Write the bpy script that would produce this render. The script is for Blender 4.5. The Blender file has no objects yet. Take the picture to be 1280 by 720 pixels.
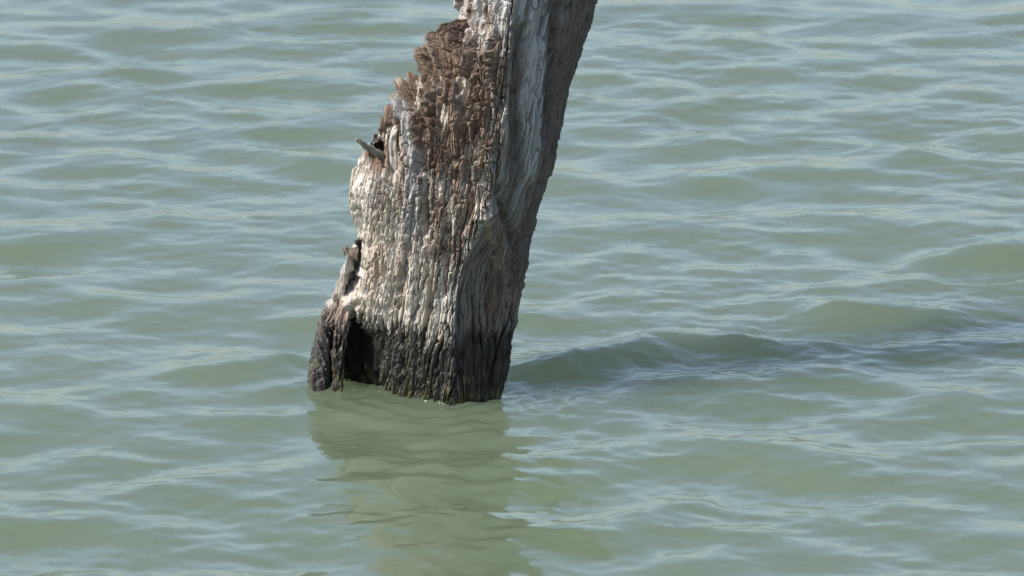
import bpy, math
import numpy as np
from mathutils import Vector

# ------------------------------------------------------------------ camera, sky, sun, exposure
SC = bpy.context.scene
COL = SC.collection
PITCH = math.radians(12.5)
DIST = 25.0
S = 320.0                       # photograph pixels per metre at the trunk
SP, CP = math.sin(PITCH), math.cos(PITCH)
cam = bpy.data.cameras.new('camera')
camo = bpy.data.objects.new('camera', cam)
COL.objects.link(camo)
target = Vector((0, 0, 147.0 / S / CP))
camo.location = target + Vector((0, -DIST * CP, DIST * SP))
camo.rotation_euler = (math.pi / 2 - PITCH, 0, 0)
cam.sensor_width = 36.0
cam.lens = 36.0 * DIST / 4.0
cam.clip_start = 0.5
cam.clip_end = 5000
cam.dof.use_dof = True
cam.dof.focus_distance = 25.0
cam.dof.aperture_fstop = 5.0
SC.camera = camo

SUN_EL = math.radians(47)
to_sun = Vector((-0.925 * math.cos(SUN_EL), -0.38 * math.cos(SUN_EL), math.sin(SUN_EL))).normalized()
world = bpy.data.worlds.new('World')
SC.world = world
world.use_nodes = True
wn = world.node_tree
bg = wn.nodes['Background']
sky = wn.nodes.new('ShaderNodeTexSky')
sky.sky_type = 'NISHITA'
sky.sun_disc = False
sky.sun_elevation = SUN_EL
sky.sun_rotation = math.atan2(to_sun.x, to_sun.y)
sky.air_density = 0.88
sky.dust_density = 1.9
sky.ozone_density = 1.5
wn.links.new(sky.outputs[0], bg.inputs[0])
bg.inputs[1].default_value = 0.15

sun = bpy.data.lights.new('sun', 'SUN')
sun.energy = 3.9
sun.angle = math.radians(0.55)
sun.color = (1.0, 0.95, 0.88)
suno = bpy.data.objects.new('sun', sun)
COL.objects.link(suno)
suno.rotation_euler = (-to_sun).to_track_quat('-Z', 'Y').to_euler()
suno.location = to_sun * 30

SC.view_settings.view_transform = 'Standard'
SC.view_settings.look = 'None'
SC.view_settings.gamma = 1.0
SC.view_settings.use_curve_mapping = False
SC.view_settings.exposure = 0.58
SC.cycles.max_bounces = 6
SC.cycles.caustics_reflective = False
SC.cycles.caustics_refractive = False
SC.cycles.use_denoising = True

# ------------------------------------------------------------------ numeric helpers
def hash01(i, j=0, k=0, seed=0):
    with np.errstate(over='ignore'):
        h = (np.asarray(i).astype(np.int64) * 374761393 + np.asarray(j).astype(np.int64) * 668265263
             + np.asarray(k).astype(np.int64) * 2147483647 + seed * 1274126177) & 0xFFFFFFFF
        h = ((h ^ (h >> 13)) * 1274126177) & 0xFFFFFFFF
        h = ((h ^ (h >> 16)) * 2246822519) & 0xFFFFFFFF
        h = h ^ (h >> 15)
    return (h & 0xFFFFFF) / float(0xFFFFFF)


def noise(x, y, z=None, seed=0):
    """gradient noise, about -1..1, 2-D or 3-D"""
    x = np.asarray(x, float); y = np.asarray(y, float)
    if z is None:
        x, y = np.broadcast_arrays(x, y)
        xi, yi = np.floor(x), np.floor(y)
        fx, fy = x - xi, y - yi
        u = fx * fx * fx * (fx * (fx * 6 - 15) + 10); v = fy * fy * fy * (fy * (fy * 6 - 15) + 10)
        out = 0
        for a in (0, 1):
            for b in (0, 1):
                h = hash01(xi + a, yi + b, 0, seed) * 2 * math.pi
                out = out + (np.cos(h) * (fx - a) + np.sin(h) * (fy - b)) * (u if a else 1 - u) * (v if b else 1 - v)
        return out * 1.45
    z = np.zeros_like(x) if z is None else np.asarray(z, float) + np.zeros_like(x)
    xi, yi, zi = np.floor(x), np.floor(y), np.floor(z)
    fx, fy, fz = x - xi, y - yi, z - zi
    f = lambda t: t * t * t * (t * (t * 6 - 15) + 10)
    u, v, w = f(fx), f(fy), f(fz)
    out = 0
    for a in (0, 1):
        for b in (0, 1):
            for c in (0, 1):
                h = hash01(xi + a, yi + b, zi + c, seed) * 2 * math.pi
                h2 = hash01(xi + a, yi + b, zi + c, seed + 7) * 2 - 1
                r = np.sqrt(np.maximum(0, 1 - h2 * h2))
                g = np.cos(h) * r * (fx - a) + np.sin(h) * r * (fy - b) + h2 * (fz - c)
                out = out + g * (u if a else 1 - u) * (v if b else 1 - v) * (w if c else 1 - w)
    return out * 1.5


def fbm(x, y, z=None, o=4, seed=0):
    t, a, n = 0, 1.0, 0
    for k in range(o):
        t = t + a * noise(x * 2 ** k, y * 2 ** k, None if z is None else z * 2 ** k, seed + 13 * k)
        n += a; a *= 0.5
    return t / n


def sstep(a, b, x):
    t = np.clip((x - a) / (b - a), 0, 1)
    return t * t * (3 - 2 * t)


def mixc(c, d, f):
    return c * (1 - f[..., None]) + np.asarray(d, float) * f[..., None]


def seg(px, py, x0, y0, x1, y1):
    """distance (pixels of the photograph's scale) to a segment, and position along it"""
    dx, dy = x1 - x0, y1 - y0
    t = np.clip(((px - x0) * dx + (py - y0) * dy) / (dx * dx + dy * dy), 0, 1)
    return np.hypot(px - x0 - t * dx, py - y0 - t * dy), t


def gline(px, py, pts, w):
    g = 0
    for (a, b) in zip(pts[:-1], pts[1:]):
        d, t = seg(px, py, *a, *b)
        g = np.maximum(g, np.exp(-(d / w) ** 2))
    return g


def blocks(s, z, w, h, seed):
    """cubical rot: columns split by cross cracks; returns (block height 0..1, gap 0..1)"""
    sw = s + 0.35 * w * noise(s / (w * 4), z / (h * 2.2), seed=seed) + 0.16 * w * noise(s / w * 1.3, z / h * 2, seed=seed + 1)
    i0 = np.floor(sw / w)
    lo = i0 * w + (hash01(i0, 0, 0, seed) - .5) * w * .6
    hi = (i0 + 1) * w + (hash01(i0 + 1, 0, 0, seed) - .5) * w * .6
    i = np.where(sw < lo, i0 - 1, np.where(sw >= hi, i0 + 1, i0))
    b0 = i * w + (hash01(i, 0, 0, seed) - .5) * w * .6
    b1 = (i + 1) * w + (hash01(i + 1, 0, 0, seed) - .5) * w * .6
    de = np.minimum(sw - b0, b1 - sw)
    zz = z + 0.22 * h * noise(s / w * .8, z / h, seed=seed + 2) + hash01(i, 3, 0, seed) * 9
    j0 = np.floor(zz / h)
    bl = j0 * h + (hash01(i, j0, 1, seed) - .5) * h * .75
    bh = (j0 + 1) * h + (hash01(i, j0 + 1, 1, seed) - .5) * h * .75
    j = np.where(zz < bl, j0 - 1, np.where(zz >= bh, j0 + 1, j0))
    c0 = j * h + (hash01(i, j, 1, seed) - .5) * h * .75
    c1 = (j + 1) * h + (hash01(i, j + 1, 1, seed) - .5) * h * .75
    s0 = hash01(i, j, 5, seed); s1 = hash01(i, j + 1, 5, seed)
    gap_v = 1 - sstep(0, w * .2, de)
    gap_h = np.maximum((1 - sstep(0, w * .13, zz - c0)) * (s0 > .35), (1 - sstep(0, w * .13, c1 - zz)) * (s1 > .35))
    return hash01(i, j, 9, seed), np.maximum(gap_v, gap_h * .8)


def drop(px, py, pts, w, h):
    """a plate edge: rises gently from the left, breaks off sharply at the line"""
    pts = np.array(pts, float)
    xl = np.interp(py, pts[:, 1], pts[:, 0]) + 4 * noise(py / 15, px * 0 + w, seed=301) + 2.5 * noise(py / 5, px / 14 + h * 50, seed=302)
    sd = px - xl
    on = sstep(pts[0, 1] - 12, pts[0, 1] + 12, py) * sstep(pts[-1, 1] + 18, pts[-1, 1] - 18, py)
    return h * np.exp(np.minimum(sd, 0) / w) * sstep(1.2, -1.2, sd) * on * (.7 + .6 * noise(py / 22, px / 60, seed=303))


PLATES = [([(512, 90), (531, 150), (533, 280)], 20, .042), ([(549, 45), (552, 120), (548, 190)], 14, .026),
          ([(583, 105), (585, 190), (580, 275)], 16, .034), ([(604, 60), (607, 150), (606, 240)], 14, .036),
          ([(623, 45), (623, 130), (618, 220)], 12, .045), ([(566, 200), (560, 250), (556, 300)], 14, .024)]
PLATES_LOW = [([(507, 318), (503, 345), (499, 368)], 16, .018), ([(551, 300), (553, 340), (549, 372)], 14, .02),
              ([(466, 318), (467, 350), (466, 385)], 8, .014), ([(504, 425), (505, 460), (503, 500)], 12, .02),
              ([(526, 425), (527, 460), (526, 500)], 10, .018), ([(547, 430), (549, 470), (548, 500)], 10, .016)]


def make_grid(name, P, closed_u, mat, parent=None, col=None, wet=None, cap=False):
    """P: (rows, columns, 3) points -> one mesh object"""
    nr, nc = P.shape[:2]
    verts = P.reshape(-1, 3)
    r = np.arange(nr - 1)[:, None]
    c = np.arange(nc if closed_u else nc - 1)[None, :]
    a = r * nc + c
    b = r * nc + (c + 1) % nc
    quads = np.stack([a, b, b + nc, a + nc], -1).reshape(-1, 4)
    loops = quads.reshape(-1)
    me = bpy.data.meshes.new(name)
    extra = 0
    me.vertices.add(len(verts))
    me.vertices.foreach_set('co', verts.astype(np.float32).reshape(-1))
    me.loops.add(len(loops)); me.loops.foreach_set('vertex_index', loops.astype(np.int32))
    me.polygons.add(len(quads))
    me.polygons.foreach_set('loop_start', np.arange(0, len(loops), 4, dtype=np.int32))
    me.polygons.foreach_set('use_smooth', np.ones(len(quads), bool))
    me.update(calc_edges=True)
    if col is not None:
        at = me.color_attributes.new('wood_colour', 'FLOAT_COLOR', 'POINT')
        cc = np.ones((len(verts), 4), np.float32)
        cc[:, :3] = col.reshape(-1, 3)
        at.data.foreach_set('color', cc.reshape(-1))
    if wet is not None:
        at = me.attributes.new('wetness', 'FLOAT', 'POINT')
        at.data.foreach_set('value', wet.astype(np.float32).reshape(-1))
    me.validate()
    me.materials.append(mat)
    o = bpy.data.objects.new(name, me)
    COL.objects.link(o)
    if parent:
        o.parent = parent
    return o


def normals(P, closed_u):
    du = (np.roll(P, -1, 1) - np.roll(P, 1, 1)) if closed_u else np.gradient(P, axis=1)
    dv = np.gradient(P, axis=0)
    n = np.cross(du, dv)
    return n / np.maximum(1e-9, np.linalg.norm(n, axis=-1, keepdims=True))


def to_map(P):
    """metres -> the scale the outline was measured in (front view of the trunk)"""
    return 640 + S * P[..., 0], 507 - S * (P[..., 2] * CP + P[..., 1] * SP)


def z_of(py, d):
    return ((507 - py) / S - d * SP) / CP


# ------------------------------------------------------------------ materials
def new_mat(name):
    m = bpy.data.materials.new(name)
    m.use_nodes = True
    return m, m.node_tree.nodes, m.node_tree.links, m.node_tree.nodes['Principled BSDF']


def wood_material(name, bump=0.5):
    m, N, L, B = new_mat(name)
    at = N.new('ShaderNodeAttribute'); at.attribute_name = 'wood_colour'
    wt = N.new('ShaderNodeAttribute'); wt.attribute_name = 'wetness'
    tc = N.new('ShaderNodeTexCoord')
    mp = N.new('ShaderNodeMapping'); mp.inputs['Scale'].default_value = (160, 160, 14)
    n1 = N.new('ShaderNodeTexNoise'); n1.inputs['Scale'].default_value = 1.0; n1.inputs['Detail'].default_value = 5; n1.inputs['Roughness'].default_value = .65
    n2 = N.new('ShaderNodeTexNoise'); n2.inputs['Scale'].default_value = 150.0; n2.inputs['Detail'].default_value = 4
    L.new(tc.outputs['Object'], mp.inputs[0]); L.new(mp.outputs[0], n1.inputs['Vector'])
    L.new(tc.outputs['Object'], n2.inputs['Vector'])
    add = N.new('ShaderNodeMath'); add.operation = 'ADD'
    L.new(n1.outputs[0], add.inputs[0]); L.new(n2.outputs[0], add.inputs[1])
    rng = N.new('ShaderNodeMapRange')
    rng.inputs[1].default_value = .65; rng.inputs[2].default_value = 1.35
    rng.inputs[3].default_value = .62; rng.inputs[4].default_value = 1.38
    L.new(add.outputs[0], rng.inputs[0])
    mul = N.new('ShaderNodeMix'); mul.data_type = 'RGBA'; mul.blend_type = 'MULTIPLY'
    mul.inputs[0].default_value = 1.0
    L.new(at.outputs['Color'], mul.inputs[6]); L.new(rng.outputs[0], mul.inputs[7])
    L.new(mul.outputs[2], B.inputs['Base Color'])
    rr = N.new('ShaderNodeMapRange'); rr.inputs[3].default_value = .88; rr.inputs[4].default_value = .36
    L.new(wt.outputs['Fac'], rr.inputs[0]); L.new(rr.outputs[0], B.inputs['Roughness'])
    sp = N.new('ShaderNodeMapRange'); sp.inputs[3].default_value = .25; sp.inputs[4].default_value = .5
    L.new(wt.outputs['Fac'], sp.inputs[0]); L.new(sp.outputs[0], B.inputs['Specular IOR Level'])
    bp = N.new('ShaderNodeBump'); bp.inputs['Strength'].default_value = bump; bp.inputs['Distance'].default_value = .006
    L.new(add.outputs[0], bp.inputs['Height']); L.new(bp.outputs[0], B.inputs['Normal'])
    return m


M_WOOD = wood_material('weathered_wood')
M_BARK = wood_material('rotten_bark', .7)

mw, N, L, B = new_mat('turbid_lake_water')
B.inputs['Base Color'].default_value = (0.105, 0.134, 0.085, 1)
B.inputs['Roughness'].default_value = 0.09
B.inputs['IOR'].default_value = 1.333
B.subsurface_method = 'BURLEY'
B.inputs['Subsurface Weight'].default_value = 1.0
B.inputs['Subsurface Radius'].default_value = (1.0, 1.0, 0.7)
B.inputs['Subsurface Scale'].default_value = 1.8
tc = N.new('ShaderNodeTexCoord')
mp = N.new('ShaderNodeMapping'); mp.inputs['Scale'].default_value = (16, 24, 16); mp.inputs['Rotation'].default_value = (0, 0, .25)
L.new(tc.outputs['Object'], mp.inputs[0])
nz = N.new('ShaderNodeTexNoise'); nz.inputs['Scale'].default_value = 1.0; nz.inputs['Detail'].default_value = 3; nz.inputs['Roughness'].default_value = .5
L.new(mp.outputs[0], nz.inputs['Vector'])
bp = N.new('ShaderNodeBump'); bp.inputs['Strength'].default_value = .2; bp.inputs['Distance'].default_value = .006
L.new(nz.outputs[0], bp.inputs['Height']); L.new(bp.outputs[0], B.inputs['Normal'])
M_WATER = mw

mf, N, L, B = new_mat('foam')
B.inputs['Base Color'].default_value = (.8, .8, .76, 1)
B.inputs['Roughness'].default_value = .25
M_FOAM = mf

# ------------------------------------------------------------------ water
def spaced(lo, hi, step, far, grow=1.13):
    core = np.arange(lo, hi + step / 2, step)
    up, d, x = [], step, core[-1]
    while x < far:
        d *= grow; x += d; up.append(x)
    dn, d, x = [], step, core[0]
    while x > -far:
        d *= grow; x -= d; dn.append(x)
    return np.concatenate([dn[::-1], core, up])


gx = spaced(-3.0, 3.0, .0125, 900)
gy = spaced(-6.6, 8.6, .016, 1500)
X, Y = np.meshgrid(gx, gy)
far_fade = np.exp(-np.maximum(0, np.abs(X) - 3.0) / 6) * np.exp(-np.maximum(0, np.abs(Y - 1) - 7.6) / 8)
rng = np.random.default_rng(11)


def wave_set(n, l0, l1, amp_k, main, spread, chop, fade):
    H = np.zeros_like(X); DX = np.zeros_like(X); DY = np.zeros_like(X)
    for q in range(n):
        lam = l0 * (l1 / l0) ** ((q + rng.random()) / n)
        th = main + rng.normal() * spread
        k = 2 * math.pi / lam
        a = amp_k * lam / (2 * math.pi) * (.6 + .8 * rng.random()) / math.sqrt(n)
        ph = k * (math.cos(th) * X + math.sin(th) * Y) + rng.random() * 6.283
        c, s = np.cos(ph), np.sin(ph)
        H += a * c
        DX -= chop * a * math.cos(th) * s
        DY -= chop * a * math.sin(th) * s
    return H * fade, DX * fade, DY * fade


MAIN = math.radians(-100)
# distance to the trunk, used for calmer water in its lee and rings around it
rt = np.hypot(X + .27, Y - .2)
PXm = 640 + S * X; PYm = 507 - S * SP * Y
lee = gline(PXm, PYm, [(650, 488), (900, 450), (1300, 415)], 55)
mir = np.exp(-((X + .05) / .55) ** 2) * sstep(.1, -.3, Y) * sstep(-3.5, -1.5, Y)
gust = .55 + .9 * sstep(-.5, .5, fbm(X * .55 + 3, Y * .28, o=2, seed=401))          # calmer and more ruffled patches
sets = [wave_set(20, .8, 1.7, .070, MAIN, .5, .6, np.ones_like(X)),
        wave_set(30, .34, .95, .074, MAIN + .6, .45, .35, far_fade),
        wave_set(30, .34, .95, .074, MAIN - .5, .45, .35, far_fade),
        wave_set(50, .10, .32, .060, MAIN + .1, .8, .3, far_fade * gust * (1 + .8 * mir)),
        wave_set(60, .042, .12, .052, MAIN + .25, .7, .0, far_fade * (.5 * gust + 1.2 * lee))]
H = sum(s[0] for s in sets); DX = sum(s[1] for s in sets); DY = sum(s[2] for s in sets)
# humps where the photograph has its own crests (behind the trunk's lee, right edge)
for (x0, y0, x1, y1, w, a) in [(700, 470, 800, 445, .16, .035), (830, 432, 905, 436, .14, .03), (955, 440, 1040, 436, .14, .03),
                               (1090, 398, 1200, 400, .18, .03), (1235, 330, 1330, 318, .2, .05), (250, 470, 350, 455, .15, .02)]:
    a = a * 1.7
    ax, ay, bx, by = (x0 - 640) / S, (507 - y0) / S / SP, (x1 - 640) / S, (507 - y1) / S / SP
    d, t = seg(X, Y, ax, ay, bx, by)
    H += a * np.exp(-(d / w) ** 2)
# rings thrown off by the trunk
H += .0035 * np.sin((rt + .05 * noise(X * 3, Y * 3, seed=405)) * 2 * math.pi / .13) * np.exp(-np.maximum(0, rt - .3) / .3)
H += .009 * fbm(X * 15, Y * 15, o=3, seed=403) * np.exp(-(rt / .55) ** 4)
H += .02 * np.exp(-((X + .92) ** 2 + (Y - .22) ** 2) / .012)
# the water laps unevenly round the wood
foot = [(-.60, .34), (-.531, .25), (-.212, 0), (-.05, .12), (-.0875, .29), (-.13, .52), (-.744, .5), (-.80, .32), (-.74, .22), (-.70, .28)]
fd = np.full_like(X, 9.)
for (a, b) in zip(foot, foot[1:] + foot[:1]):
    fd = np.minimum(fd, seg(X, Y, *a, *b)[0])
H *= 1 - .35 * np.exp(-(rt / .42) ** 4)
H += (.006 + .016 * fbm(X * 11, Y * 11, o=3, seed=407)) * np.exp(-(fd / .05) ** 2)
WP = np.stack([X + DX, Y + DY, H], -1)
water = make_grid('water', WP, False, M_WATER)
water['kind'] = 'structure'
water['label'] = 'turbid green grey lake water with small short waves'

# ------------------------------------------------------------------ the dead trunk
tree = bpy.data.objects.new('dead_tree', None)
COL.objects.link(tree)
tree.location = (-.25, .2, 0)
tree['label'] = 'weathered dead tree trunk leaning right out of the lake water'
tree['category'] = 'tree'
bpy.context.view_layer.update()
ORI = np.array([-.25, .2, 0])

# key rows: photograph height, then (x, depth) of the points round the trunk
#   L left edge, E the sharp front ridge, R right edge (x in photograph pixels, depth in metres)
ROWS = [  # py,   L,  dL,   E,  dE,   R,  dR,  back-left x, depth
    (-800, 700, .42, 776, .28, 940, .40, 720, .62),
    (-500, 640, .38, 732, .18, 880, .36, 660, .70),
    (-150, 586, .32, 668, .07, 812, .34, 605, .66),
    (0,    577, .28, 642, .02, 751, .30, 596, .58),
    (38,   574, .27, 637, .01, 737, .28, 592, .56),
    (80,   552, .27, 634, .00, 721, .27, 570, .56),
    (130,  512, .27, 632, -.01, 707, .25, 530, .56),
    (180,  474, .26, 629, -.02, 698, .24, 492, .55),
    (215,  446, .25, 622, -.03, 690, .23, 464, .54),
    (240,  441, .24, 612, -.03, 682, .22, 458, .53),
    (266,  440, .24, 602, -.02, 673, .20, 456, .52),
    (300,  446, .24, 588, -.01, 662, .19, 466, .50),
    (330,  434, .25, 576, .00, 655, .17, 452, .50),
    (360,  424, .26, 570, .00, 650, .16, 440, .50),
    (384,  416, .27, 568, .00, 648, .15, 428, .50),
    (396,  417, .27, 568, .00, 646, .15, 420, .52),
    (404,  434, .26, 568, .00, 646, .15, 408, .52),
    (410,  446, .25, 568, .00, 643, .14, 408, .52),
    (424,  458, .25, 568, .00, 638, .14, 408, .52),
    (440,  464, .25, 568, .00, 635, .13, 408, .52),
    (470,  467, .25, 569, .00, 630, .12, 405, .52),
    (505,  470, .25, 572, .00, 624, .12, 402, .52),
    (560,  471, .25, 573, .00, 620, .12, 400, .52),
    (640,  472, .25, 573, .00, 618, .12, 398, .52),
]
# u stations of the control points:       L    A    B    E    F    R    BR   BM   BL   BI
UST = np.array([0, .17, .33, .48, .58, .69, .77, .84, .91, .96, 1.0])


def control(row):
    py, L_, dL, E_, dE, R_, dR, bx, bd = row
    k = lambda px: (px - 640) / S
    pts = [(k(L_), dL),
           (k(L_ + (E_ - L_) * .33), dL + (dE - dL) * .33 - .045),
           (k(L_ + (E_ - L_) * .68), dL + (dE - dL) * .68 - .035),
           (k(E_), dE),
           (k(E_ + (R_ - E_) * .5), dE + (dR - dE) * .5 - .012),
           (k(R_), dR),
           (k(R_ - 12), dR + .17),
           (k((R_ + E_) / 2), max(dR + .30, bd)),
           (k(bx), bd),
           (k((bx + L_) / 2 + 4), (dL + bd) / 2)]
    return z_of(py, .14), pts


def interp_rows(rows, zs):
    zk = np.array([r[0] for r in rows]); o = np.argsort(zk)
    P = np.array([r[1] for r in rows])[o]; zk = zk[o]
    out = np.zeros((len(zs),) + P.shape[1:])
    for a in range(P.shape[1]):
        for b in range(2):
            # monotone-ish cubic through the keys
            v = P[:, a, b]
            m = np.gradient(v, zk)
            i = np.clip(np.searchsorted(zk, zs) - 1, 0, len(zk) - 2)
            h = zk[i + 1] - zk[i]; t = np.clip((zs - zk[i]) / h, 0, 1)
            out[:, a, b] = ((2 * t ** 3 - 3 * t ** 2 + 1) * v[i] + (t ** 3 - 2 * t ** 2 + t) * h * m[i]
                            + (-2 * t ** 3 + 3 * t ** 2) * v[i + 1] + (t ** 3 - t ** 2) * h * m[i + 1])
    return out


def ring(ctrl, us, soft=.6):
    """ctrl (rows, K, 2) closed -> (rows, len(us), 2)"""
    K = ctrl.shape[1]
    i = np.clip(np.searchsorted(UST, us, side='right') - 1, 0, K - 1)
    t = (us - UST[i]) / (UST[i + 1] - UST[i])
    p0, p1, p2, p3 = (ctrl[:, (i + k) % K] for k in (-1, 0, 1, 2))
    t = t[None, :, None]
    cat = .5 * (2 * p1 + (p2 - p0) * t + (2 * p0 - 5 * p1 + 4 * p2 - p3) * t ** 2 + (3 * p1 - p0 - 3 * p2 + p3) * t ** 3)
    lin = p1 + (p2 - p1) * t
    return lin * (1 - soft) + cat * soft


CTRL = [control(r) for r in ROWS]


def surface(us, zs):
    R2 = ring(interp_rows(CTRL, zs), us)
    P = np.zeros(R2.shape[:2] + (3,))
    P[..., :2] = R2
    P[..., 2] = zs[:, None]
    return P


def fibres(s, z, seed=0):
    """long split wood fibres, about -1..1"""
    sw = s + .008 * noise(s * 7, z * 3, seed=seed) + .0015 * noise(s * 40, z * 14, seed=seed + 1)
    a = 1 - 2 * np.abs(noise(sw * 45, z * 4.5, seed=seed + 2))
    b = 1 - 2 * np.abs(noise(sw * 95, z * 10, seed=seed + 3))
    c = noise(sw * 190, z * 28, seed=seed + 4)
    return .5 * a + .35 * b + .25 * c


def fissures(s, z, ks, kz, seed, lo=.78):
    sw = s + .008 * noise(s * 7, z * 3, seed=seed) + .003 * noise(s * 40, z * 14, seed=seed + 1)
    g = 1 - 2 * np.abs(noise(sw * ks, z * kz, seed=seed + 2))
    return sstep(lo, lo + .6 * (1 - lo), g) * sstep(-.15, .3, noise(s * ks * .5, z * kz * 1.7, seed=seed + 3))


def arc(P):
    d = np.linalg.norm(np.diff(P[..., :2], axis=1), axis=-1).mean(0)
    return np.concatenate([[0], np.cumsum(d)])[None, :] + np.zeros(P.shape[:2])


PALE = np.array([.42, .385, .332]); SILVER = np.array([.37, .36, .345]); BROWN = np.array([.175, .124, .093])
DKBROWN = np.array([.10, .066, .048]); GREYW = np.array([.14, .132, .122]); WETC = np.array([.045, .037, .03])
ALGAE = np.array([.105, .105, .035]); TAN = np.array([.34, .265, .19])


def wet_of(P, seed=3):
    """how wet the wood is: a tide mark about 0.3 m up, ragged along the grain"""
    x, y, z = P[..., 0], P[..., 1], P[..., 2]
    edge = .275 + .05 * noise(x * 9, y * 9, z * 2, seed) + .06 * noise(x * 40, y * 40, z * 6, seed + 1) + .03 * noise(x * 110, y * 110, z * 30, seed + 2)
    return 1 - sstep(-.05, .055, z - edge)


def finish_colour(c, P):
    x, y, z = P[..., 0], P[..., 1], P[..., 2]
    wet = wet_of(P)
    c = mixc(c, WETC * .0 + .0, wet * 0) * (1 - wet[..., None]) + (c * .12 + WETC * .30) * wet[..., None]
    al = sstep(.19, .02, z + .05 * noise(x * 20, y * 20, z * 12, 51)) * sstep(-.15, .45, fbm(x * 26, y * 26, z * 20, 3, 53))
    c = mixc(c, ALGAE, np.clip(al, 0, 1) * .8)
    return c, wet


# ---- core of the trunk
us = np.concatenate([np.linspace(0, .69, 660, endpoint=False), np.linspace(.69, 1.0, 100, endpoint=False)])
zs = np.concatenate([np.arange(-.45, -.06, .02), np.arange(-.06, 1.68, .0024), np.arange(1.69, 3.95, .012)])
P = surface(us, zs)
Nn = normals(P, True)
z = P[..., 2]
px, py = to_map(P)
U = us[None, :] + 0 * z
grain = lambda qx, qy: (qx - 560 - (507 - qy) * .13) / S * 1.3     # along the grain, not along the outline
s = np.where((U < .48) | (U > .97), grain(px, py), arc(P) + 3)
C = np.zeros_like(z)                                               # hollows cut straight in from the front
front = (U > .0) & (U < .48)
rightf = sstep(.47, .50, U) * sstep(.76, .70, U)
fb = fibres(s, z, 20)
bh, bgap = blocks(s, z, .030, .055, 5)
bh2, bgap2 = blocks(s, z, .013, .032, 6)
redge = sstep(.60, .64, U + .02 * noise(s * 20, z * 6, seed=71)) * sstep(.80, .74, U) * sstep(420, 330, py)
fis = np.maximum(fissures(s, z, 22, 2.0, 201, .72), .6 * fissures(s, z, 48, 8, 211, .7))
barkw = np.maximum(redge, sstep(.70, .74, U) * sstep(.99, .95, U) * (1 - .85 * sstep(285, 305, py) * sstep(470, 455, px)))
low = sstep(440, 400, py)
calm = rightf * (1 - redge)
D = (.0062 + .001 * front + .002 * calm) * fb
rough = .45 + 1.1 * sstep(-.35, .4, fbm(s * 6, z * 4, o=2, seed=36))
D *= rough
D += .014 * (1 - 2 * np.abs(noise(s * 15, z * 1.6, seed=33))) * front
D += .006 * fbm(s * 90, z * 17, o=3, seed=39) * (front | (U > .97)) + .003 * fbm(s * 110, z * 22, o=2, seed=40) * calm
for a_ in PLATES + PLATES_LOW:
    D += drop(px, py, *a_) * front * (1 if a_ in PLATES_LOW else .6)
bh4, bgap4 = blocks(s, z, .010, .14, 15)
D += (.005 * bh4 - .005 * bgap4) * front * (1 - .5 * sstep(440, 410, py)) 
D += .012 * fbm(s * 7, z * 3.5, o=3, seed=31) + .006 * fbm(s * 22, z * 9, o=3, seed=32)
D -= .036 * fis * (front | (U > .97)) + .026 * fis * calm
D += barkw * (.006 * bh - .006 * bgap + .011 * fbm(s * 24, z * 6, o=3, seed=34) - .018 * fis + .005 * fbm(s * 80, z * 30, o=2, seed=30))
# middle front: cubical splitting fades in between the pale wood below and the bark above
midb = front * sstep(330, 240, py - 75 * sstep(525, 560, px) + 25 * noise(s * 12, z * 6, seed=77)) * sstep(450, 500, px)
D += midb * (.018 * bh - .020 * bgap + .005 * bh2 - .005 * bgap2)
# small torn pits all over the pale wood
pit = sstep(.30, .5, fbm(s * 60, z * 17, o=2, seed=35)) * (front | (U > .97)) * (py > 200)
D -= .013 * pit
pit2 = sstep(.2, .45, noise(s * 130, z * 40, seed=37)) * front * (py > 200)
D -= .006 * pit2
# wide hollows and ridges on the shaded face
D -= .012 * gline(px, py, [(586, 300), (596, 345), (602, 400)], 11) * rightf
sd = px - np.interp(py, [246, 262, 290, 330, 365], [596, 602, 611, 626, 641]) + 9 * noise(py / 17, px / 30, seed=97) + 5 * noise(py / 6, px / 12, seed=88)
D += .013 * sstep(-7, 2, sd) * np.exp(-np.maximum(sd, 0) / 26) * sstep(205, 285, py) * sstep(390, 335, py) * (U > .46) * (U < .72)
flank = sstep(-9, 0, sd) * sstep(34, 14, sd) * sstep(215, 270, py) * sstep(385, 350, py) * (U > .46) * (U < .72)
D += flank * (.010 * bh2 - .010 * bgap2 + .008 * fbm(s * 60, z * 24, o=2, seed=38))
D += .024 * (1 + .8 * noise(s * 50, z * 40, seed=98)) * np.exp(-(((px - 603) / 13) ** 2 + ((py - 268) / 13) ** 2)) * (U < .7)
D -= .03 * gline(px, py, [(588, 205), (592, 250), (580, 285)], 5) * (U < .52)
D -= .03 * gline(px, py, [(614, 200), (622, 250), (640, 300)], 5) * (U < .62)
D += .018 * gline(px, py, [(676, 60), (668, 130), (660, 220)], 9) * rightf
D -= .022 * gline(px, py, [(652, 40), (648, 120), (646, 200)], 8) * rightf
D -= .022 * gline(px, py, [(696, 10), (688, 90), (680, 170)], 6) * rightf
for pts, w, dp in [([(660, 30), (655, 120), (650, 230)], 1.8, .012), ([(672, 10), (668, 140), (655, 260)], 1.6, .010), ([(684, 60), (676, 160)], 1.8, .012),
                   ([(590, 340), (592, 420), (594, 490)], 1.8, .012), ([(608, 350), (610, 430), (608, 495)], 1.8, .012), ([(622, 370), (618, 460)], 1.6, .010)]:
    D -= dp * gline(px + 3 * noise(py / 24, px * 0 + w * 11, seed=89), py, pts, w) * rightf
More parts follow.
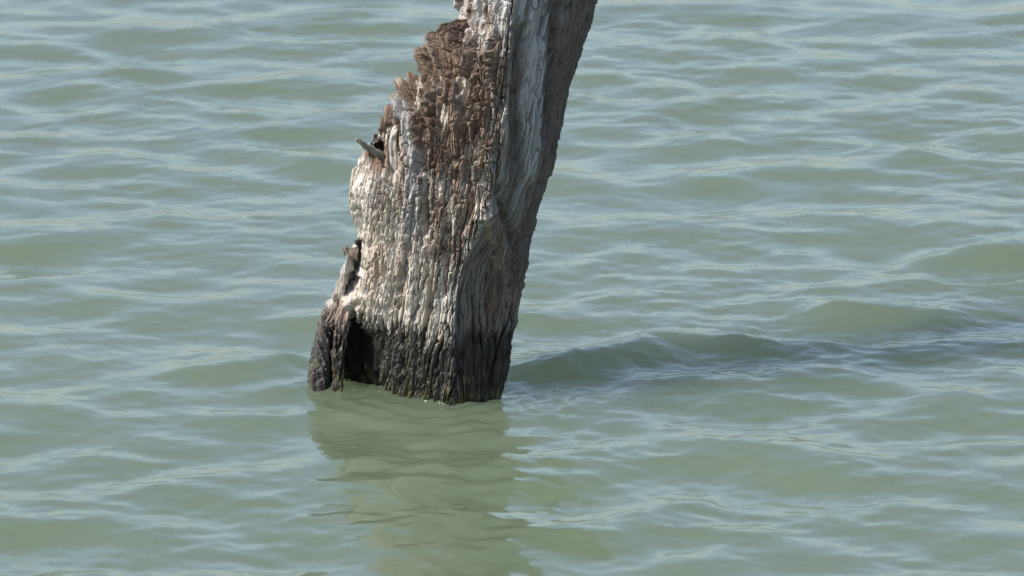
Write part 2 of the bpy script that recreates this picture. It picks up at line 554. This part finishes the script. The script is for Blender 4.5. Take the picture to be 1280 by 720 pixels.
# cracks on the lit face
for pts, w, dp in [([(533, 135), (532, 200), (534, 300)], 4.2, .06), ([(545, 290), (552, 340), (548, 372)], 2.2, .025),
                   ([(505, 330), (506, 345), (500, 362)], 2.4, .022), ([(463, 330), (465, 360), (464, 382)], 1.8, .02),
                   ([(504, 420), (503, 460), (500, 500)], 3.2, .035), ([(520, 418), (524, 470), (525, 500)], 2.6, .03),
                   ([(490, 290), (489, 350), (486, 400)], 1.6, .03), ([(520, 270), (522, 330), (519, 400)], 1.6, .03), ([(536, 310), (537, 370), (535, 415)], 1.4, .03),
                   ([(560, 300), (559, 360), (561, 420)], 1.6, .03), ([(474, 270), (473, 330), (476, 390)], 1.4, .025), ([(541, 280), (553, 300)], 3.0, .03), ([(480, 300), (494, 262)], 1.6, .012),
                   ([(560, 205), (566, 245), (562, 290)], 2.6, .026), ([(600, 60), (602, 120), (606, 190)], 3, .03),
                   ([(545, 420), (547, 460), (548, 502)], 2.0, .02), ([(480, 415), (482, 455), (484, 498)], 1.8, .018)]:
    wob = 5 * noise(py / 34, px * 0 + w * 10, seed=91) + 1.5 * noise(py / 7, px / 6, seed=92)
    dp = dp * (.55 + .6 * noise(py / 16, px * 0 + w * 3, seed=95))
    D -= dp * gline(px + wob, py, pts, w) * front
# slit between the root's outer strip and the wood
C += .13 * gline(px + 2 * noise(py / 9, px * 0, seed=99), py, [(448, 308), (446, 335), (438, 366)], 5.5) * (U < .4)
D += .03 * noise(s * 28, z * 24, seed=100) * np.exp(-(((px - 440) / 22) ** 2 + ((py - 386) / 14) ** 2)) * (U < .4)
# hole by the twig and the pale bulge under it
C += .2 * np.exp(-(((px - 476) / 9) ** 2 + ((py - 194) / 13) ** 2)) * (U < .3)
C += .2 * np.exp(-(((px - 497) / 5) ** 2 + ((py - 196) / 20) ** 2)) * (U < .3)
D += .02 * np.exp(-(((px - 455) / 16) ** 2 + ((py - 245) / 26) ** 2)) * (U < .3)
# overhanging lip of dry wood over the wet, worn foot
D += .004 * sstep(440, 410, py + 16 * noise(s * 30, z * 4, seed=93)) * sstep(330, 400, py) * front
# foot flares a little unevenly
D += .012 * sstep(455, 505, py) * fbm(s * 14, z * 8, o=2, seed=94)
P0 = P.copy()
P = P + Nn * D[..., None]
P[..., 1] += C
# broken top
# colours: each patch's wood tone, plus shade painted into the hollow
c = np.zeros(P.shape) + PALE
c = mixc(c, TAN, sstep(-.2, .5, fbm(s * 9, z * 3, o=3, seed=41)) * .6)
c = mixc(c, SILVER, sstep(.0, .5, fbm(s * 30, z * 3, o=2, seed=42)) * .6)
c = mixc(c, BROWN, midb * sstep(-.35, .35, fbm(s * 18, z * 7, o=3, seed=43)) * .9)
c = mixc(c, BROWN, np.clip(pit * .6, 0, 1))
c = mixc(c, BROWN, sstep(.35, .8, np.exp(-(((px - 475) / 28) ** 2 + ((py - 200) / 26) ** 2)) * (U < .3)))
c = mixc(c, np.array([.53, .485, .42]), sstep(.05, .5, fbm(s * 22, z * 8, o=3, seed=57)) * .55 * (py > 230))
c = mixc(c, BROWN * 1.1, sstep(.12, .5, fbm(s * 14, z * 6, o=3, seed=58)) * .6 * front)
c = mixc(c, np.array([.52, .47, .41]), sstep(.3, .9, gline(px, py, [(452, 215), (452, 290)], 20) + .4 * noise(s * 25, z * 18, seed=44)) * .8)
c = mixc(c, SILVER * .98, sstep(.35, .8, gline(px, py, [(512, 135), (520, 200), (516, 285)], 11) + .35 * noise(s * 40, z * 8, seed=45)) * .9)
top = sstep(75, 35, py) * sstep(.5, .46, U)
c = mixc(c, SILVER * 1.1, top * sstep(-.4, .3, fbm(s * 25, z * 9, o=3, seed=46)))
c = mixc(c, DKBROWN, top * sstep(.15, .45, fbm(s * 30, z * 12, o=2, seed=47)))
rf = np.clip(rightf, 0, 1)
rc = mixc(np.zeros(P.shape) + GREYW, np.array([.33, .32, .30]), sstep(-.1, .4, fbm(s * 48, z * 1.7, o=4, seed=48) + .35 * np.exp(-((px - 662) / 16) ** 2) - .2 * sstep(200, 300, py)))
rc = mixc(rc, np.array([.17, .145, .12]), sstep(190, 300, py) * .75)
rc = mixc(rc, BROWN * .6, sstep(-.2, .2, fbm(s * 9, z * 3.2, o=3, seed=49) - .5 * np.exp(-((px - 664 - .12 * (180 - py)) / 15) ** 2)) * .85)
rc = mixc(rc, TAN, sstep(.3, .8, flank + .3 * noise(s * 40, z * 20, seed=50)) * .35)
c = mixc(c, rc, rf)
c = mixc(c, mixc(np.zeros(P.shape) + DKBROWN, BROWN, bh), np.clip(barkw, 0, 1) * .85)
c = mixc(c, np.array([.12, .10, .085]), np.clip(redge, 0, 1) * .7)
c = c * (1 + .16 * fb[..., None])
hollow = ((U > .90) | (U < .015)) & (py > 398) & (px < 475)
c = mixc(c, np.array([.012, .010, .008]), hollow * 1.0)  # near-black paints the cavity's deep shade into the wood colour
c, wet = finish_colour(c, P)
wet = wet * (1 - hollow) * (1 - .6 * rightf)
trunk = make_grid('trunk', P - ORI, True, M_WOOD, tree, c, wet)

# ---- bark slab: thick rotten outer wood on the lit side, broken off raggedly at its top
ub = np.linspace(-.02, .485, 560)
ztop_px = np.array([[-.02, 76], [.0, 62], [.025, 46], [.05, 36], [.09, 33], [.125, 36], [.15, 60], [.19, 50], [.22, 38], [.27, 66], [.33, 60],
                    [.38, 42], [.44, 44], [.47, 62], [.485, 90]])
bt = np.interp(ub, ztop_px[:, 0], ztop_px[:, 1]) + 10 * noise(ub * 60, ub * 0 + 3.3, seed=61) + 9 * noise(ub * 160, ub * 0 + 1.3, seed=62)
bbot = 262 + 40 * noise(ub * 11, ub * 0 + 2.2, seed=63) + 16 * noise(ub * 55, ub * 0, seed=64) - 60 * sstep(.16, .03, ub)
zt, zb = z_of(bt, .14), z_of(bbot, .14)
nv = 440
v = np.linspace(0, 1, nv)[:, None]
Zb = zb[None, :] + (zt - zb)[None, :] * v
# evaluate the core surface at every (u, z)
zfine = np.arange(.4, 1.75, .006)
base = ring(interp_rows(CTRL, zfine), np.mod(ub, 1.0))
Pb = np.zeros((nv, len(ub), 3))
fi = (Zb - zfine[0]) / .006
i0 = np.clip(fi.astype(int), 0, len(zfine) - 2); ft = (fi - i0)[..., None]
jj = np.arange(len(ub))[None, :] + 0 * i0
Pb[..., :2] = base[i0, jj] * (1 - ft) + base[i0 + 1, jj] * ft
Pb[..., 2] = Zb
Nb = normals(Pb, False)
zb_ = Pb[..., 2]
pxb, pyb = to_map(Pb)
sb = grain(pxb, pyb)
h1, g1 = blocks(sb, zb_, .048, .10, 8)
h2, g2 = blocks(sb, zb_, .015, .055, 9)
h3, g3 = blocks(sb, zb_, .085, .16, 12)
thick = .010 + .075 * sstep(270, 60, pyb) * (1 - .45 * sstep(.08, .3, ub[None, :] + 0 * pyb))
thick = thick + .05 * sstep(150, 45, pyb) * sstep(.17, .03, np.abs(ub[None, :] + 0 * pyb))
thick = thick * (1 - .55 * sstep(.93, 1.0, v))
thick = thick * (.75 + .35 * fbm(sb * 9, zb_ * 5, o=2, seed=65))
inl = sstep(-.02, .05, ub)[None, :]
Db = thick + inl * .036 * (h1 - .4) - .030 * g1 + inl * .010 * (h2 - .5) - .012 * g2 + inl * .014 * (h3 - .5) - .012 * g3 + .006 * fibres(sb, zb_, 66) \
    - .030 * fissures(sb, zb_, 20, 3.0, 221, .72) - .022 * fissures(sb, zb_, 46, 6, 231, .66) + .003 * fbm(sb * 70, zb_ * 45, o=3, seed=74)
for a_ in PLATES:
    Db += 1.6 * drop(pxb, pyb, *a_)
for pts, w, dp in [([(533, 90), (531, 160), (534, 230), (533, 290)], 4.6, .08), ([(540, 62), (552, 80), (548, 130)], 2.4, .03),
                   ([(583, 100), (590, 190), (584, 270)], 3.8, .055), ([(600, 60), (603, 140), (606, 230)], 3.8, .055),
                   ([(556, 70), (560, 130), (565, 220)], 3.0, .045), ([(618, 50), (619, 120), (622, 200)], 3.6, .05),
                   ([(505, 95), (512, 140)], 2.5, .03)]:
    Db -= dp * gline(pxb + 3 * noise(pyb / 11, pxb * 0 + w * 7, seed=67), pyb, pts, w)
Cb = .22 * np.exp(-(((pxb - 476) / 10) ** 2 + ((pyb - 190) / 15) ** 2)) + .22 * np.exp(-(((pxb - 497) / 6) ** 2 + ((pyb - 194) / 22) ** 2))
# taper into the wood at the bottom and at both sides
edge = sstep(0, .16, v + .05 * noise(sb * 25, zb_ * 10, seed=68)) * sstep(-.02, -.008, ub)[None, :] * sstep(.485, .472, ub)[None, :]
Db = Db * edge - .022 * (1 - edge)
Pbk = Pb + Nb * Db[..., None]
Pbk[..., 1] += Cb
# lid: rows that run from the broken edge back into the wood
lid = []
for q in range(1, 13):
    t = q / 12
    r = Pb[-1] + np.array([0, 1, 0]) * Cb[-1][:, None] + Nb[-1] * (Db[-1] * (1 - t) - .06 * t)[:, None]
    r = r + np.array([0, 0, 1]) * (.005 * noise(sb[-1] * 60, sb[-1] * 0 + t * 4, seed=69) + .006 * math.sin(t * 3.1) * noise(sb[-1] * 30, sb[-1] * 0 + t * 2, seed=70))[:, None]
    lid.append(r)
Pall = np.concatenate([Pbk, np.array(lid)], 0)
ext = lambda A: np.concatenate([A, np.repeat(A[-1:], 12, 0)], 0)
sE, zE, h1E, h2E, pxE, pyE = (ext(A) for A in (sb, zb_, h1, h2, pxb, pyb))
cb = mixc(np.zeros(Pall.shape) + BROWN * .95, DKBROWN * 1.3, sstep(.55, .9, h1E) * .6)
cb = mixc(cb, TAN * .9, sstep(.45, 1, h2E) * .5)
cb = mixc(cb, np.array([.185, .118, .085]), sstep(.0, .5, fbm(sE * 8, zE * 5, o=3, seed=72)) * .7)
pale = sstep(-.1, .45, fbm(sE * 16, zE * 4.5, o=3, seed=73) + .5 * sstep(150, 260, pyE) - .15)
cb = mixc(cb, PALE * .8, pale * .65)
cb = mixc(cb, SILVER * .95, sstep(.35, .8, gline(pxE, pyE, [(512, 135), (520, 200), (516, 285)], 11) + .35 * noise(sE * 40, zE * 8, seed=45)) * .9)
cb, wb = finish_colour(cb, Pall)
bark = make_grid('bark', Pall - ORI, False, M_BARK, tree, cb, wb)
bark['label'] = 'thick brown cracked outer layer with a jagged broken top'


# ---- root buttress, strut and stubs: tapered, torn lengths of wood
def stick(name, rows, mat, base_col, seed, rough=.006, nu=90, step=.0035, blocky=0.0, label=None, closed_tip=True):
    """rows: (map x, map y, depth, half width px, half depth m)"""
    K = np.array([[(r[0] - 640) / S, r[2], z_of(r[1], r[2]), r[3] / S, r[4]] for r in rows])
    seglen = np.linalg.norm(np.diff(K[:, :3], axis=0), axis=1)
    tk = np.concatenate([[0], np.cumsum(seglen)])
    t = np.linspace(0, tk[-1], max(8, int(tk[-1] / step)))
    V = np.stack([np.interp(t, tk, K[:, a]) for a in range(5)], 1)
    ker = np.hanning(min(31, len(t) // 3 * 2 + 1)); ker /= ker.sum()
    pad = len(ker) // 2
    for a in range(5):
        V[:, a] = np.convolve(np.pad(V[:, a], pad, mode='reflect', reflect_type='odd'), ker, 'valid')
    V[:, 3:] = np.maximum(V[:, 3:], .0015)
    T = np.gradient(V[:, :3], axis=0); T /= np.linalg.norm(T, axis=1, keepdims=True)
    ref = np.array([0, 1.0, 0])
    A = np.cross(ref, T); A /= np.linalg.norm(A, axis=1, keepdims=True)
    Bv = np.cross(T, A)
    th = np.linspace(0, 2 * math.pi, nu, endpoint=False)
    ca, sa = np.cos(th), np.sin(th)
    sq = lambda q: np.sign(q) * np.abs(q) ** .62
    Q = V[:, None, :3] + A[:, None] * (V[:, 3:4] * sq(ca)[None])[..., None] + Bv[:, None] * (V[:, 4:5] * sq(sa)[None])[..., None]
    nn = Q - V[:, None, :3]; rad = np.linalg.norm(nn, axis=-1, keepdims=True); nn = nn / np.maximum(rad, 1e-6)
    ss = (th[None, :] * np.minimum(V[:, 3:4] + V[:, 4:5], .2) * .6 + 0 * rad[..., 0]); zz = t[:, None] + 0 * ss
    xx, yy, z3 = Q[..., 0], Q[..., 1], Q[..., 2]
    d = rough * (fibres(ss, zz, seed) + 1.2 * fbm(xx * 16, yy * 16, z3 * 8, 3, seed + 9))
    d = d - 2.2 * rough * fissures(ss, zz, 30, 5, seed + 2, .6) + rough * 1.2 * fbm(xx * 60, yy * 60, z3 * 25, 3, seed + 6)
    if blocky:
        hh, gg = blocks(ss, zz, .03, .06, seed)
        d = d + blocky * (hh - gg)
    d = np.maximum(d, -.6 * rad[..., 0])
    Q = Q + nn * d[..., None]
    # close both ends with rings shrinking to the axis
    endA = [V[:1, None, :3] + (Q[:1] - V[:1, None, :3]) * f for f in (.02, .4, .75)]
    endB = [V[-1:, None, :3] + (Q[-1:] - V[-1:, None, :3]) * f for f in (.75, .4, .02)]
    Q = np.concatenate(endA + [Q] + endB, 0)
    ex = lambda M_: np.concatenate([M_[:1]] * 3 + [M_] + [M_[-1:]] * 3, 0)
    s_, z_ = ex(ss), ex(zz)
    cc = np.zeros(Q.shape) + np.asarray(base_col)
    cc = mixc(cc, DKBROWN, sstep(-.1, .5, fbm(s_ * 30, z_ * 8, o=3, seed=seed + 4)) * .6)
    cc = mixc(cc, SILVER, sstep(.15, .6, fbm(s_ * 40, z_ * 5, o=2, seed=seed + 5)) * .5)
    cc, ww = finish_colour(cc, Q)
    o = make_grid(name, Q - ORI, True, mat, tree, cc, ww)
    if label:
        o['label'] = label
    return o


stick('root_buttress', [(409, 386, .34, 4, .03), (404, 402, .33, 7.5, .07), (401, 430, .33, 10.5, .10), (398, 460, .32, 11.5, .12),
                        (396, 490, .32, 13, .13), (395, 540, .32, 13, .13), (395, 600, .32, 13, .13)],
      M_BARK, np.array([.16, .14, .125]), 101, .008, blocky=.010, label='dark wet slab of root at the left foot')
stick('root_strut', [(442, 352, .30, 4, .02), (436, 374, .265, 7, .03), (427, 395, .215, 8, .04), (423, 430, .215, 6.2, .045), (421, 465, .215, 5.4, .045), (421, 495, .215, 5, .045),
                     (421, 540, .215, 5, .045)],
      M_WOOD, np.array([.29, .215, .17]), 111, .010, blocky=.006, label='pinkish brown strip of root left of the dark hollow')
stick('root_strut', [(424, 368, .29, 5, .04), (416, 388, .29, 8, .06), (410, 402, .31, 7, .05), (407, 416, .35, 4, .03)],
      M_WOOD, np.array([.20, .165, .14]), 121, .007, label='greyish outer strip of root above the wet slab')
stick('branch_stub', [(480, 197, .24, 5, .02), (466, 188, .18, 3.4, .014), (456, 182, .145, 2.5, .010), (451, 178, .135, 2.0, .007), (448, 176, .13, 2.2, .007), (445, 174, .125, 1.0, .003)],
      M_WOOD, np.array([.24, .215, .19]), 141, .0045, nu=48, step=.0022, label='short grey broken twig')
stick('bark_spur', [(446, 318, .25, 7, .02), (437, 317, .25, 5.5, .016), (432, 314, .25, 4.2, .010), (428, 309, .25, 1.6, .004)],
      M_BARK, np.array([.15, .115, .09]), 151, .005, nu=40, step=.0025, label='small pointed spur on the left edge')
stick('bark_splinter', [(494, 238, .20, 5, .02), (492, 205, .175, 4.5, .016), (491, 180, .17, 4.5, .014), (494, 160, .18, 3.2, .012), (497, 150, .19, 2, .01)],
      M_WOOD, np.array([.46, .43, .38]), 161, .004, nu=40, step=.003, label='pale upright splinter beside the twig hole')

# ------------------------------------------------------------------ foam where the waves lap at the wood
fr = np.random.default_rng(5)


def bubble_mesh(name, n, pts, spread, rmin, rmax):
    vs, fs = [], []
    for q in range(n):
        k = fr.random() * (len(pts) - 1); i = int(k); f = k - i
        cx = pts[i][0] * (1 - f) + pts[i + 1][0] * f + fr.normal() * spread
        cy = pts[i][1] * (1 - f) + pts[i + 1][1] * f + fr.normal() * spread * 1.5
        ix = np.abs(gx - cx).argmin(); iy = np.abs(gy - cy).argmin()
        cz = H[iy, ix]
        r = rmin + (rmax - rmin) * fr.random() ** 2
        b = len(vs); nu, nvv = 8, 4
        for a in range(nvv + 1):
            ph = math.pi / 2 * a / nvv
            for t in range(nu):
                th = 2 * math.pi * t / nu
                vs.append((cx + r * math.cos(ph) * math.cos(th), cy + r * math.cos(ph) * math.sin(th), cz - r * .15 + r * math.sin(ph)))
        for a in range(nvv):
            for t in range(nu):
                fs.append((b + a * nu + t, b + a * nu + (t + 1) % nu, b + (a + 1) * nu + (t + 1) % nu, b + (a + 1) * nu + t))
    me = bpy.data.meshes.new(name)
    me.from_pydata(vs, [], fs)
    for p in me.polygons:
        p.use_smooth = True
    me.materials.append(M_FOAM)
    o = bpy.data.objects.new(name, me)
    COL.objects.link(o)
    o['kind'] = 'stuff'
    return o


k = lambda x, d: ((x - 640) / S, d)
fo = bubble_mesh('foam', 20, [k(386, .28), k(400, .25), k(425, .20), k(462, .24), k(500, .14), k(535, .06), k(570, -.02), k(590, .0)], .02, .0015, .005)
fo['label'] = 'tiny white foam bubbles along the foot of the trunk'
